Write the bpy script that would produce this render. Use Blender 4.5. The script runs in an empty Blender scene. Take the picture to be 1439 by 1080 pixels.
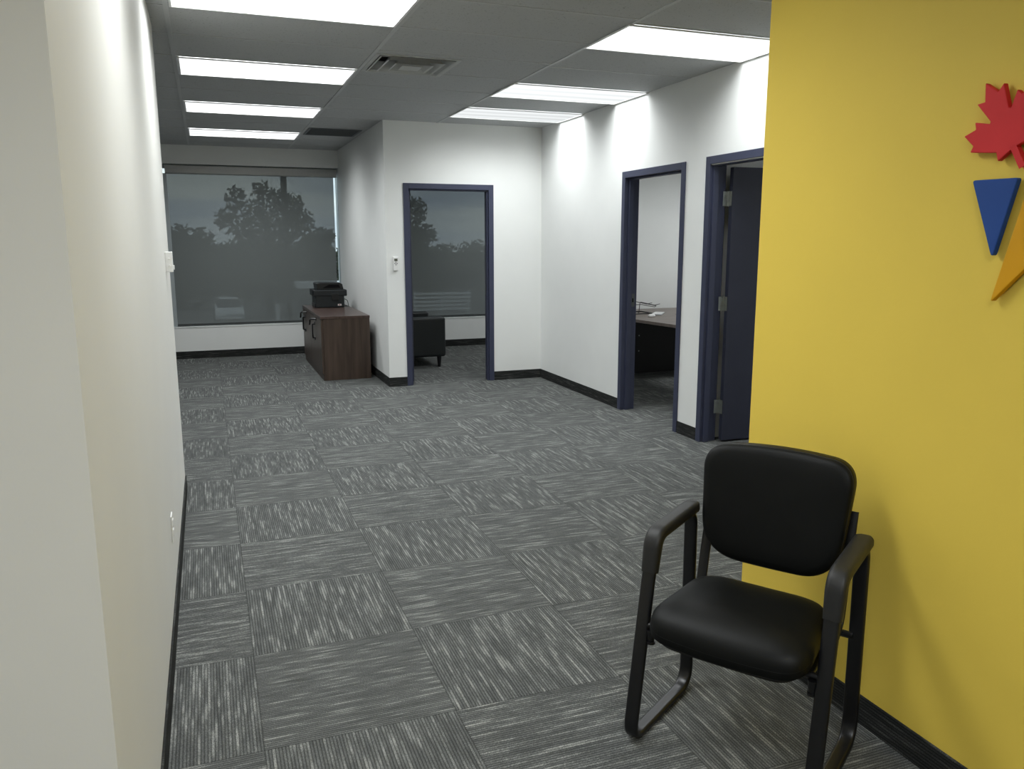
import bpy, bmesh, math, random
from mathutils import Vector, Matrix
random.seed(7)
scene = bpy.context.scene
COL = scene.collection

# ------------------------------------------------------------------ camera
cam_d = bpy.data.cameras.new('camera')
cam_d.sensor_width = 36.0
cam_d.lens = 36.0 * 1133.5 / 1439.0
cam_d.clip_start = 0.02
cam_d.clip_end = 600
cam = bpy.data.objects.new('camera', cam_d)
COL.objects.link(cam)
yaw, pitch, roll = 0.3586, -0.1767, -0.001
fw = Vector((math.sin(yaw) * math.cos(pitch), math.cos(yaw) * math.cos(pitch), math.sin(pitch)))
rt = Vector((math.cos(yaw), -math.sin(yaw), 0))
up = rt.cross(fw)
rt2 = rt * math.cos(roll) + up * math.sin(roll)
up2 = up * math.cos(roll) - rt * math.sin(roll)
m = Matrix((rt2, up2, -fw)).transposed().to_4x4()
m.translation = Vector((0, 0, 1.535))
cam.matrix_world = m
scene.camera = cam

# ------------------------------------------------------------------ view + sky
scene.view_settings.view_transform = 'Standard'
scene.view_settings.look = 'None'
scene.view_settings.gamma = 1.0
scene.view_settings.use_curve_mapping = False
scene.view_settings.exposure = 0.22
LAMP = 13.5         # radiance of the fluorescent diffusers straight down
SKY = 1.1

world = bpy.data.worlds.new('overcast_sky')
scene.world = world
world.use_nodes = True
wn, wl = world.node_tree.nodes, world.node_tree.links
wn.clear()
w_out = wn.new('ShaderNodeOutputWorld')
w_bg = wn.new('ShaderNodeBackground')
w_tc = wn.new('ShaderNodeTexCoord')
w_map = wn.new('ShaderNodeMapping')
w_map.inputs['Scale'].default_value = (2.0, 2.0, 16.0)
w_no = wn.new('ShaderNodeTexNoise')
w_no.inputs['Scale'].default_value = 1.6
w_no.inputs['Detail'].default_value = 4
w_cr = wn.new('ShaderNodeValToRGB')
w_cr.color_ramp.elements[0].position = 0.35
w_cr.color_ramp.elements[0].color = (0.48, 0.58, 0.72, 1)
w_cr.color_ramp.elements[1].position = 0.65
w_cr.color_ramp.elements[1].color = (0.84, 0.92, 0.93, 1)
wl.new(w_tc.outputs['Generated'], w_map.inputs['Vector'])
wl.new(w_map.outputs['Vector'], w_no.inputs['Vector'])
wl.new(w_no.outputs['Fac'], w_cr.inputs['Fac'])
wl.new(w_cr.outputs['Color'], w_bg.inputs['Color'])
w_bg.inputs['Strength'].default_value = SKY
wl.new(w_bg.outputs['Background'], w_out.inputs['Surface'])

# ------------------------------------------------------------------ helpers
def tag(o, label=None, cat=None, group=None, kind=None):
    if label: o['label'] = label
    if cat: o['category'] = cat
    if group: o['group'] = group
    if kind: o['kind'] = kind
    return o

def empty(name, loc, rz=0.0, parent=None):
    o = bpy.data.objects.new(name, None)
    COL.objects.link(o)
    o.location = loc
    o.rotation_euler = (0, 0, rz)
    o.empty_display_size = 0.1
    if parent: o.parent = parent
    return o

def obj(name, bm, mat, parent=None, smooth=False, bevel=0.0, seg=2, loc=None, auto=None):
    bmesh.ops.remove_doubles(bm, verts=bm.verts, dist=1e-6)
    bmesh.ops.recalc_face_normals(bm, faces=bm.faces)
    me = bpy.data.meshes.new(name)
    bm.to_mesh(me)
    bm.free()
    mats = mat if isinstance(mat, (list, tuple)) else [mat]
    for mm in mats: me.materials.append(mm)
    if smooth:
        for p in me.polygons: p.use_smooth = True
        if auto is not None:
            me.set_sharp_from_angle(angle=math.radians(auto))
    o = bpy.data.objects.new(name, me)
    COL.objects.link(o)
    if parent: o.parent = parent
    if loc: o.location = loc
    if bevel > 0:
        md = o.modifiers.new('bevel', 'BEVEL')
        md.width = bevel
        md.segments = seg
        md.limit_method = 'ANGLE'
        md.angle_limit = math.radians(40)
    return o

def bx(bm, x0, x1, y0, y1, z0, z1, mi=0, mat=None):
    vs = [bm.verts.new((x, y, z)) for z in (z0, z1) for y in (y0, y1) for x in (x0, x1)]
    fs = []
    for idx in ((0, 2, 3, 1), (4, 5, 7, 6), (0, 1, 5, 4), (2, 6, 7, 3), (0, 4, 6, 2), (1, 3, 7, 5)):
        f = bm.faces.new([vs[i] for i in idx])
        f.material_index = mi
        fs.append(f)
    if mat is not None:
        for v in vs: v.co = mat @ v.co
    return vs

def box(name, x0, x1, y0, y1, z0, z1, mat, parent=None, bevel=0.0, seg=2):
    bm = bmesh.new()
    bx(bm, x0, x1, y0, y1, z0, z1)
    return obj(name, bm, mat, parent, bevel=bevel, seg=seg)

def boxes(name, lst, mat, parent=None, bevel=0.0):
    bm = bmesh.new()
    for b in lst: bx(bm, *b)
    bmesh.ops.recalc_face_normals(bm, faces=bm.faces)
    return obj_raw(name, bm, mat, parent, bevel)

def obj_raw(name, bm, mat, parent=None, bevel=0.0):
    me = bpy.data.meshes.new(name)
    bm.to_mesh(me)
    bm.free()
    me.materials.append(mat)
    o = bpy.data.objects.new(name, me)
    COL.objects.link(o)
    if parent: o.parent = parent
    if bevel:
        md = o.modifiers.new('bevel', 'BEVEL')
        md.width = bevel; md.segments = 2
        md.limit_method = 'ANGLE'
    return o

def struct(name, lst, mat, bevel=0.0, kind='structure'):
    return tag(boxes(name, lst, mat, None, bevel), kind=kind)

def cyl(bm, p0, p1, r0, r1=None, n=16, caps=True):
    p0, p1 = Vector(p0), Vector(p1)
    r1 = r0 if r1 is None else r1
    d = (p1 - p0).normalized()
    a = d.orthogonal().normalized()
    b = d.cross(a)
    A = [bm.verts.new(p0 + (a * math.cos(t) + b * math.sin(t)) * r0) for t in [2 * math.pi * i / n for i in range(n)]]
    B = [bm.verts.new(p1 + (a * math.cos(t) + b * math.sin(t)) * r1) for t in [2 * math.pi * i / n for i in range(n)]]
    for i in range(n):
        bm.faces.new((A[i], A[(i + 1) % n], B[(i + 1) % n], B[i]))
    if caps:
        bm.faces.new(A[::-1]); bm.faces.new(B)

def section(w, h, n=5, r=None):
    """rounded rectangle cross-section, w by h"""
    r = min(w, h) * 0.5 * 0.95 if r is None else r
    pts = []
    for cx, cy, a0 in ((w / 2 - r, h / 2 - r, 0), (-w / 2 + r, h / 2 - r, 90), (-w / 2 + r, -h / 2 + r, 180), (w / 2 - r, -h / 2 + r, 270)):
        for i in range(n):
            a = math.radians(a0 + 90 * i / (n - 1))
            pts.append((cx + r * math.cos(a), cy + r * math.sin(a)))
    return pts

def sweep(bm, path, sec, lateral=None, closed=False, scale=None):
    """sweep a cross-section along a path; sec x runs along 'lateral'"""
    P = [Vector(p) for p in path]
    n = len(P)
    rings = []
    prev = None
    for i in range(n):
        if closed:
            t = (P[(i + 1) % n] - P[i - 1]).normalized()
        else:
            t = (P[min(i + 1, n - 1)] - P[max(i - 1, 0)]).normalized()
        if lateral is not None:
            a = Vector(lateral) - t * Vector(lateral).dot(t)
            a.normalize()
        else:
            a = t.orthogonal().normalized() if prev is None else (prev - t * prev.dot(t)).normalized()
            prev = a
        b = t.cross(a)
        s = 1.0 if scale is None else scale[i]
        rings.append([bm.verts.new(P[i] + a * x * s + b * y * s) for x, y in sec])
    k = len(sec)
    last = n if closed else n - 1
    for i in range(last):
        A, B = rings[i], rings[(i + 1) % n]
        for j in range(k):
            bm.faces.new((A[j], A[(j + 1) % k], B[(j + 1) % k], B[j]))
    if not closed:
        bm.faces.new(rings[0][::-1]); bm.faces.new(rings[-1])

def round_path(pts, radii, closed=False, seg=7):
    P = [Vector(p) for p in pts]
    out = []
    n = len(P)
    for i in range(n):
        if not closed and i in (0, n - 1):
            out.append(P[i]); continue
        a, b, c = P[i - 1], P[i], P[(i + 1) % n]
        r = radii[i] if isinstance(radii, (list, tuple)) else radii
        u, v = (a - b).normalized(), (c - b).normalized()
        ang = u.angle(v)
        L = min(r / math.tan(ang / 2), (a - b).length * .48, (c - b).length * .48)
        s, e = b + u * L, b + v * L
        for k in range(seg + 1):
            t = k / seg
            out.append(s * (1 - t) ** 2 + b * 2 * t * (1 - t) + e * t * t)
    return out

def cushion(bm, outline, layers, fn=None):
    """outline: list of 2D points around the origin; layers: (inset scale, height)"""
    cx = sum(p[0] for p in outline) / len(outline)
    cy = sum(p[1] for p in outline) / len(outline)
    rings = []
    for off, h in layers:
        ring = []
        for x, y in outline:
            dx, dy = x - cx, y - cy
            L = math.hypot(dx, dy)
            s = max(0.0, (L - off)) / L
            ring.append((cx + dx * s, cy + dy * s, h))
        rings.append(ring)
    R = [[bm.verts.new(fn(*p) if fn else p) for p in r] for r in rings]
    n = len(outline)
    for a, b in zip(R, R[1:]):
        for i in range(n):
            bm.faces.new((a[i], a[(i + 1) % n], b[(i + 1) % n], b[i]))
    for ring, pts in ((R[0], rings[0]), (R[-1], rings[-1])):
        h = pts[0][2]
        c = bm.verts.new(fn(cx, cy, h) if fn else (cx, cy, h))
        for i in range(n):
            bm.faces.new((ring[i], ring[(i + 1) % n], c))

def superoutline(corners, radii, seg=8):
    """rounded polygon with edges subdivided"""
    P = [Vector((x, y, 0)) for x, y in corners]
    pts = round_path(P, radii, closed=True, seg=seg)
    out = []
    for a, b in zip(pts, pts[1:] + pts[:1]):
        L = (b - a).length
        k = max(1, int(L / 0.03))
        for i in range(k):
            q = a.lerp(b, i / k)
            out.append((q.x, q.y))
    return out

def prism(bm, pts, fn, t0, t1):
    """extrude a 2D outline between depths t0 and t1; fn(u, v, t) -> xyz"""
    A = [bm.verts.new(fn(u, v, t0)) for u, v in pts]
    B = [bm.verts.new(fn(u, v, t1)) for u, v in pts]
    n = len(pts)
    bm.faces.new(A[::-1]); bm.faces.new(B)
    for i in range(n):
        bm.faces.new((A[i], A[(i + 1) % n], B[(i + 1) % n], B[i]))

# ------------------------------------------------------------------ materials
def principled(name, col, rough=0.5, spec=0.5, metal=0.0):
    mt = bpy.data.materials.new(name)
    mt.use_nodes = True
    b = mt.node_tree.nodes['Principled BSDF']
    b.inputs['Base Color'].default_value = (*col, 1)
    b.inputs['Roughness'].default_value = rough
    b.inputs['Specular IOR Level'].default_value = spec
    b.inputs['Metallic'].default_value = metal
    return mt

def nd(mt, t, **kw):
    n = mt.node_tree.nodes.new(t)
    for k, v in kw.items(): setattr(n, k, v)
    return n

def add_noise(mt, scale, amount, bump=0.0, stretch=(1, 1, 1), bscale=None, detail=3):
    """slight value variation and bump from object-space noise"""
    nt = mt.node_tree
    b = nt.nodes['Principled BSDF']
    col = b.inputs['Base Color'].default_value[:]
    tc = nd(mt, 'ShaderNodeTexCoord')
    mp = nd(mt, 'ShaderNodeMapping')
    mp.inputs['Scale'].default_value = stretch
    nt.links.new(tc.outputs['Object'], mp.inputs['Vector'])
    no = nd(mt, 'ShaderNodeTexNoise')
    no.inputs['Scale'].default_value = scale
    no.inputs['Detail'].default_value = detail
    nt.links.new(mp.outputs['Vector'], no.inputs['Vector'])
    if amount:
        cr = nd(mt, 'ShaderNodeValToRGB')
        cr.color_ramp.elements[0].position = 0.3
        cr.color_ramp.elements[1].position = 0.7
        cr.color_ramp.elements[0].color = (*[c * (1 - amount) for c in col[:3]], 1)
        cr.color_ramp.elements[1].color = (*[min(1, c * (1 + amount)) for c in col[:3]], 1)
        nt.links.new(no.outputs['Fac'], cr.inputs['Fac'])
        nt.links.new(cr.outputs['Color'], b.inputs['Base Color'])
    if bump:
        n2 = no
        if bscale:
            n2 = nd(mt, 'ShaderNodeTexNoise')
            n2.inputs['Scale'].default_value = bscale
            n2.inputs['Detail'].default_value = 2
            nt.links.new(mp.outputs['Vector'], n2.inputs['Vector'])
        bp = nd(mt, 'ShaderNodeBump')
        bp.inputs['Strength'].default_value = bump
        bp.inputs['Distance'].default_value = 0.002
        nt.links.new(n2.outputs['Fac'], bp.inputs['Height'])
        nt.links.new(bp.outputs['Normal'], b.inputs['Normal'])
    return mt

M = {}
M['wall'] = add_noise(principled('white_wall_paint', (0.79, 0.80, 0.785), 0.55, 0.35), 3.0, 0.015, 0.08, bscale=180)
M['wall_satin'] = add_noise(principled('satin_wall_paint', (0.76, 0.755, 0.72), 0.5, 0.3), 2.0, 0.015, 0.05, bscale=150)
M['yellow'] = add_noise(principled('yellow_wall_paint', (0.79, 0.58, 0.090), 0.55, 0.25), 3.0, 0.015, 0.08, bscale=180)
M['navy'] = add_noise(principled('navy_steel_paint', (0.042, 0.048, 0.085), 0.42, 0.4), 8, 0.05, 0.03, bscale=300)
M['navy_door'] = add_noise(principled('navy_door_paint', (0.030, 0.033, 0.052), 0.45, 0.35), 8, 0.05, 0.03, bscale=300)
M['tbar'] = principled('white_t_bar', (0.50, 0.51, 0.515), 0.5, 0.3)
M['steel'] = add_noise(principled('brushed_steel', (0.33, 0.35, 0.34), 0.38, 0.5, 0.9), 30, 0.1)
M['strike'] = principled('dull_strike_metal', (0.10, 0.11, 0.11), 0.4, 0.5, 0.6)
M['black_hole'] = principled('black_recess', (0.004, 0.004, 0.005), 0.8, 0.1)
M['white_plastic'] = principled('white_plastic', (0.78, 0.78, 0.77), 0.35, 0.5)
M['lcd'] = principled('grey_lcd', (0.10, 0.11, 0.09), 0.2, 0.5)
M['dark_button'] = principled('dark_button', (0.02, 0.02, 0.035), 0.4, 0.5)
M['vinyl'] = add_noise(principled('black_vinyl', (0.0030, 0.0035, 0.0034), 0.50, 0.20), 6, 0.1, 0.06, bscale=260)
M['seam'] = principled('black_piping', (0.006, 0.006, 0.007), 0.5, 0.4)
M['black_metal'] = add_noise(principled('black_powder_coat', (0.006, 0.006, 0.007), 0.32, 0.5), 20, 0.1, 0.03, bscale=400)
M['armpad'] = add_noise(principled('black_urethane', (0.013, 0.013, 0.013), 0.5, 0.45), 10, 0.1, 0.08, bscale=350)
M['red'] = add_noise(principled('red_sign_paint', (0.66, 0.024, 0.028), 0.55, 0.3), 12, 0.03)
M['blue'] = add_noise(principled('blue_sign_paint', (0.012, 0.062, 0.27), 0.55, 0.3), 12, 0.03)
M['gold'] = add_noise(principled('gold_sign_paint', (0.68, 0.33, 0.003), 0.55, 0.3), 12, 0.03)
M['printer'] = add_noise(principled('charcoal_printer_plastic', (0.014, 0.017, 0.019), 0.5, 0.4), 20, 0.08)
M['printer_dark'] = principled('black_printer_plastic', (0.006, 0.007, 0.008), 0.4, 0.5)
M['sticker'] = principled('white_sticker', (0.70, 0.66, 0.66), 0.5)
M['sofa'] = add_noise(principled('black_leather', (0.010, 0.013, 0.014), 0.45, 0.45), 8, 0.1, 0.1, bscale=220)
M['desk_dark'] = principled('black_desk_laminate', (0.010, 0.009, 0.009), 0.5, 0.35)
M['wire'] = principled('black_wire', (0.012, 0.012, 0.013), 0.35, 0.5)
M['keyboard'] = principled('silver_keyboard', (0.42, 0.44, 0.46), 0.4, 0.5)
M['blind_case'] = add_noise(principled('satin_aluminium_fascia', (0.42, 0.42, 0.41), 0.45, 0.4, 0.2), 20, 0.03)
M['sash'] = principled('grey_window_frame', (0.38, 0.42, 0.44), 0.4, 0.5, 0.3)
M['mullion'] = principled('dark_mullion', (0.05, 0.055, 0.055), 0.5, 0.3)
M['sill'] = principled('white_sill', (0.72, 0.74, 0.73), 0.35, 0.4)
M['grille'] = principled('grey_grille', (0.13, 0.14, 0.15), 0.5, 0.3)
M['vent'] = principled('white_diffuser_metal', (0.50, 0.51, 0.50), 0.45, 0.35)
M['plenum'] = principled('dark_duct', (0.22, 0.22, 0.22), 0.7, 0.2)
M['bark'] = add_noise(principled('bark', (0.06, 0.05, 0.04), 0.9, 0.1), 6, 0.3)
M['pale_paint'] = principled('pale_paint', (0.75, 0.76, 0.76), 0.5, 0.3)
M['car_glass'] = principled('car_glass', (0.03, 0.035, 0.04), 0.1, 0.6)
M['tyre'] = principled('tyre', (0.015, 0.015, 0.015), 0.8, 0.1)

def leaf_mat(name, c):
    return add_noise(principled(name, c, 0.7, 0.2), 1.2, 0.35)
M['leaf'] = leaf_mat('dark_leaf', (0.030, 0.042, 0.024))
M['leaf2'] = leaf_mat('mid_leaf', (0.045, 0.058, 0.034))
M['asphalt'] = add_noise(principled('asphalt', (0.15, 0.145, 0.14), 0.9, 0.1), 0.25, 0.25)

def ceiling_mat():
    mt = principled('mineral_ceiling_tile', (0.48, 0.49, 0.50), 0.9, 0.1)
    nt = mt.node_tree
    b = nt.nodes['Principled BSDF']
    tc = nd(mt, 'ShaderNodeTexCoord')
    no = nd(mt, 'ShaderNodeTexNoise')
    no.inputs['Scale'].default_value = 95
    no.inputs['Detail'].default_value = 2.5
    nt.links.new(tc.outputs['Object'], no.inputs['Vector'])
    cr = nd(mt, 'ShaderNodeValToRGB')
    e = cr.color_ramp.elements
    e[0].position = 0.28; e[0].color = (0.29, 0.295, 0.30, 1)
    e[1].position = 0.38; e[1].color = (0.48, 0.49, 0.495, 1)
    nt.links.new(no.outputs['Fac'], cr.inputs['Fac'])
    nt.links.new(cr.outputs['Color'], b.inputs['Base Color'])
    bp = nd(mt, 'ShaderNodeBump')
    bp.inputs['Strength'].default_value = 0.25
    bp.inputs['Distance'].default_value = 0.003
    nt.links.new(no.outputs['Fac'], bp.inputs['Height'])
    nt.links.new(bp.outputs['Normal'], b.inputs['Normal'])
    return mt
M['ceiling'] = ceiling_mat()

def lamp_mat(LAMP):
    mt = bpy.data.materials.new('lit_acrylic_diffuser')
    mt.use_nodes = True
    nt = mt.node_tree
    nt.nodes.clear()
    out = nd(mt, 'ShaderNodeOutputMaterial')
    em = nd(mt, 'ShaderNodeEmission')
    tc = nd(mt, 'ShaderNodeTexCoord')
    sp = nd(mt, 'ShaderNodeSeparateXYZ')
    nt.links.new(tc.outputs['Object'], sp.inputs['Vector'])
    # three tubes glow through the panel along its length
    mu = nd(mt, 'ShaderNodeMath', operation='MULTIPLY')
    mu.inputs[1].default_value = 2 * math.pi / 0.19
    nt.links.new(sp.outputs['Y'], mu.inputs[0])
    co = nd(mt, 'ShaderNodeMath', operation='COSINE')
    nt.links.new(mu.outputs[0], co.inputs[0])
    mr = nd(mt, 'ShaderNodeMapRange')
    mr.inputs['From Min'].default_value = -1
    mr.inputs['From Max'].default_value = 1
    mr.inputs['To Min'].default_value = LAMP * 0.90
    mr.inputs['To Max'].default_value = LAMP * 1.10
    nt.links.new(co.outputs[0], mr.inputs['Value'])
    # prismatic lens photometry: the panel throws most of its light downward, less at shallow angles
    ge = nd(mt, 'ShaderNodeNewGeometry')
    dt = nd(mt, 'ShaderNodeVectorMath', operation='DOT_PRODUCT')
    nt.links.new(ge.outputs['Incoming'], dt.inputs[0])
    nt.links.new(ge.outputs['True Normal'], dt.inputs[1])
    ph = nd(mt, 'ShaderNodeMapRange', interpolation_type='SMOOTHSTEP')
    ph.inputs['From Min'].default_value = 0.10
    ph.inputs['From Max'].default_value = 0.78
    ph.inputs['To Min'].default_value = 0.065
    ph.inputs['To Max'].default_value = 1.0
    nt.links.new(dt.outputs['Value'], ph.inputs['Value'])
    m2 = nd(mt, 'ShaderNodeMath', operation='MULTIPLY')
    nt.links.new(mr.outputs['Result'], m2.inputs[0])
    nt.links.new(ph.outputs['Result'], m2.inputs[1])
    nt.links.new(m2.outputs[0], em.inputs['Strength'])
    em.inputs['Color'].default_value = (0.965, 1.0, 1.005, 1)
    nt.links.new(em.outputs[0], out.inputs['Surface'])
    return mt
M['lamp'] = lamp_mat(LAMP)
M['lamp_dimmed'] = lamp_mat(LAMP * 0.72)      # dimmed copy, keeps the right wall beside its panels from overbrightening

def carpet_mat(name, tiles=True, dark=1.0, along='X'):
    mt = principled(name, (0.1, 0.1, 0.1), 0.95, 0.1)
    nt = mt.node_tree
    L = nt.links.new
    b = nt.nodes['Principled BSDF']
    def math_(op, a, bb=None):
        n = nd(mt, 'ShaderNodeMath', operation=op)
        for i, v in enumerate((a, bb)):
            if v is None: continue
            if isinstance(v, (int, float)): n.inputs[i].default_value = v
            else: L(v, n.inputs[i])
        return n.outputs[0]
    def mix(f, a, bb):      # float mix
        n = nd(mt, 'ShaderNodeMix', data_type='FLOAT')
        L(f, n.inputs[0]); L(a, n.inputs[2]); L(bb, n.inputs[3])
        return n.outputs[0]
    tc = nd(mt, 'ShaderNodeTexCoord')
    sp = nd(mt, 'ShaderNodeSeparateXYZ')
    L(tc.outputs['Object'], sp.inputs['Vector'])
    S = 0.61
    if tiles:
        u = math_('DIVIDE', math_('SUBTRACT', sp.outputs['X'], 0.0744), S)
        v = math_('DIVIDE', math_('SUBTRACT', sp.outputs['Y'], 2.3557), S)
        iu, iv = math_('FLOOR', u), math_('FLOOR', v)
        fu, fv = math_('SUBTRACT', u, iu), math_('SUBTRACT', v, iv)
        par = math_('FLOORED_MODULO', math_('ADD', iu, iv), 2)
        # parity 0 (the tile at u=0, v=0): ribs along X
        across, alongc = mix(par, fv, fu), mix(par, fu, fv)
        rnd = math_('ADD', math_('MULTIPLY', iu, 17.31), math_('MULTIPLY', iv, 7.77))
    else:
        across = math_('DIVIDE', sp.outputs['Z'], S)
        alongc = math_('DIVIDE', sp.outputs[along], S)
        rnd = math_('MULTIPLY', across, 0.0)
    RIBS = 60
    r = math_('MULTIPLY', across, RIBS)
    ri = math_('FLOOR', r)
    rf = math_('SUBTRACT', r, ri)
    def noise(x, y, z, detail, scale=1.0):
        c = nd(mt, 'ShaderNodeCombineXYZ')
        for i, q in enumerate((x, y, z)):
            if isinstance(q, (int, float)): c.inputs[i].default_value = q
            else: L(q, c.inputs[i])
        n = nd(mt, 'ShaderNodeTexNoise')
        n.inputs['Scale'].default_value = scale
        n.inputs['Detail'].default_value = detail
        L(c.outputs[0], n.inputs['Vector'])
        return n.outputs['Fac']
    # dashes: every rib has its own run of light and dark yarn
    n1 = noise(math_('MULTIPLY', ri, 3.71), math_('MULTIPLY', alongc, 3.4), rnd, 1.5)
    def smooth(v, a, b_):
        ds = nd(mt, 'ShaderNodeMapRange', interpolation_type='SMOOTHSTEP')
        ds.inputs['From Min'].default_value = a
        ds.inputs['From Max'].default_value = b_
        L(v, ds.inputs['Value'])
        return ds.outputs['Result']
    light, dark_run = smooth(n1, 0.47, 0.70), smooth(n1, 0.28, 0.47)
    n4 = noise(math_('MULTIPLY', math_('ADD', ri, 31.0), 5.13), math_('MULTIPLY', alongc, 9.0), rnd, 1.0)
    # clusters of ribs share a tone
    n2 = noise(math_('MULTIPLY', across, 24.0), math_('MULTIPLY', alongc, 2.2), math_('ADD', rnd, 50.0), 2.0)
    # yarn grain
    n3 = noise(math_('MULTIPLY', across, 260.0), math_('MULTIPLY', alongc, 150.0), rnd, 1.0)
    s = math_('ADD', math_('ADD', math_('MULTIPLY', light, 0.16), 0.265), math_('MULTIPLY', n2, 0.10))
    s = math_('ADD', s, math_('ADD', math_('MULTIPLY', dark_run, 0.075), math_('MULTIPLY', n4, 0.15)))
    s = math_('ADD', s, math_('MULTIPLY', math_('SUBTRACT', n3, 0.5), 0.55))
    cr = nd(mt, 'ShaderNodeValToRGB')
    e = cr.color_ramp.elements
    e[0].position = 0.32; e[0].color = (0.070 * dark, 0.073 * dark, 0.072 * dark, 1)
    e[1].position = 0.72; e[1].color = (0.36 * dark, 0.365 * dark, 0.345 * dark, 1)
    k = e.new(0.50); k.color = (0.122 * dark, 0.127 * dark, 0.124 * dark, 1)
    k = e.new(0.60); k.color = (0.20 * dark, 0.207 * dark, 0.20 * dark, 1)
    L(s, cr.inputs['Fac'])
    # grooves between ribs
    g = math_('ABSOLUTE', math_('SUBTRACT', rf, 0.5))
    gr = nd(mt, 'ShaderNodeMapRange')
    gr.inputs['From Min'].default_value = 0.20
    gr.inputs['From Max'].default_value = 0.5
    gr.inputs['To Min'].default_value = 1.0
    gr.inputs['To Max'].default_value = 0.35
    L(g, gr.inputs['Value'])
    fac = gr.outputs['Result']
    if tiles:
        # tile joints
        for f in (fu, fv):
            ed = math_('ABSOLUTE', math_('SUBTRACT', f, 0.5))
            jr = nd(mt, 'ShaderNodeMapRange')
            jr.inputs['From Min'].default_value = 0.493
            jr.inputs['From Max'].default_value = 0.5
            jr.inputs['To Min'].default_value = 1.0
            jr.inputs['To Max'].default_value = 0.7
            L(ed, jr.inputs['Value'])
            fac = math_('MULTIPLY', fac, jr.outputs['Result'])
    mx = nd(mt, 'ShaderNodeMix', data_type='RGBA', blend_type='MULTIPLY')
    mx.inputs[0].default_value = 1.0
    L(cr.outputs['Color'], mx.inputs[6])
    cc = nd(mt, 'ShaderNodeCombineColor')
    for i in range(3): L(fac, cc.inputs[i])
    L(cc.outputs[0], mx.inputs[7])
    L(mx.outputs[2], b.inputs['Base Color'])
    bp = nd(mt, 'ShaderNodeBump')
    bp.inputs['Strength'].default_value = 0.4
    bp.inputs['Distance'].default_value = 0.002
    L(math_('ADD', fac, math_('MULTIPLY', n3, 0.6)), bp.inputs['Height'])
    L(bp.outputs['Normal'], b.inputs['Normal'])
    return mt
M['carpet'] = carpet_mat('ribbed_carpet_tile')
M['base_x'] = carpet_mat('carpet_base_strip_x', False, 0.27, 'X')
M['base_y'] = carpet_mat('carpet_base_strip_y', False, 0.27, 'Y')

def wood_mat(name, c0, c1, stretch, rough=0.4):
    mt = principled(name, c0, rough, 0.4)
    nt = mt.node_tree
    b = nt.nodes['Principled BSDF']
    tc = nd(mt, 'ShaderNodeTexCoord')
    mp = nd(mt, 'ShaderNodeMapping')
    mp.inputs['Scale'].default_value = stretch
    nt.links.new(tc.outputs['Object'], mp.inputs['Vector'])
    no = nd(mt, 'ShaderNodeTexNoise')
    no.inputs['Scale'].default_value = 1.0
    no.inputs['Detail'].default_value = 5
    no.inputs['Distortion'].default_value = 0.6
    nt.links.new(mp.outputs['Vector'], no.inputs['Vector'])
    cr = nd(mt, 'ShaderNodeValToRGB')
    cr.color_ramp.elements[0].position = 0.3
    cr.color_ramp.elements[0].color = (*c0, 1)
    cr.color_ramp.elements[1].position = 0.7
    cr.color_ramp.elements[1].color = (*c1, 1)
    nt.links.new(no.outputs['Fac'], cr.inputs['Fac'])
    nt.links.new(cr.outputs['Color'], b.inputs['Base Color'])
    return mt
M['walnut'] = wood_mat('dark_walnut_laminate', (0.040, 0.027, 0.021), (0.076, 0.052, 0.040), (22, 22, 1.6))
M['walnut_top'] = wood_mat('dark_walnut_top', (0.045, 0.029, 0.025), (0.085, 0.056, 0.048), (26, 1.8, 10), 0.32)
M['desk_top'] = wood_mat('walnut_desk_top', (0.10, 0.078, 0.064), (0.17, 0.135, 0.115), (2.0, 24, 10), 0.35)

def shade_mat():
    mt = bpy.data.materials.new('solar_screen_fabric')
    mt.use_nodes = True
    nt = mt.node_tree
    nt.nodes.clear()
    out = nd(mt, 'ShaderNodeOutputMaterial')
    mxs = nd(mt, 'ShaderNodeMixShader')
    df = nd(mt, 'ShaderNodeBsdfDiffuse')
    tr = nd(mt, 'ShaderNodeBsdfTransparent')
    tr.inputs['Color'].default_value = (1, 1, 1, 1)
    tc = nd(mt, 'ShaderNodeTexCoord')
    mp = nd(mt, 'ShaderNodeMapping')
    mp.inputs['Scale'].default_value = (420, 420, 60)
    nt.links.new(tc.outputs['Object'], mp.inputs['Vector'])
    no = nd(mt, 'ShaderNodeTexNoise')
    no.inputs['Scale'].default_value = 1.0
    nt.links.new(mp.outputs['Vector'], no.inputs['Vector'])
    cr = nd(mt, 'ShaderNodeValToRGB')
    cr.color_ramp.elements[0].color = (0.150, 0.166, 0.166, 1)
    cr.color_ramp.elements[1].color = (0.200, 0.218, 0.216, 1)
    nt.links.new(no.outputs['Fac'], cr.inputs['Fac'])
    nt.links.new(cr.outputs['Color'], df.inputs['Color'])
    mxs.inputs[0].default_value = 0.11      # open weave
    nt.links.new(df.outputs[0], mxs.inputs[1])
    nt.links.new(tr.outputs[0], mxs.inputs[2])
    nt.links.new(mxs.outputs[0], out.inputs['Surface'])
    return mt
M['shade'] = shade_mat()

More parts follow.
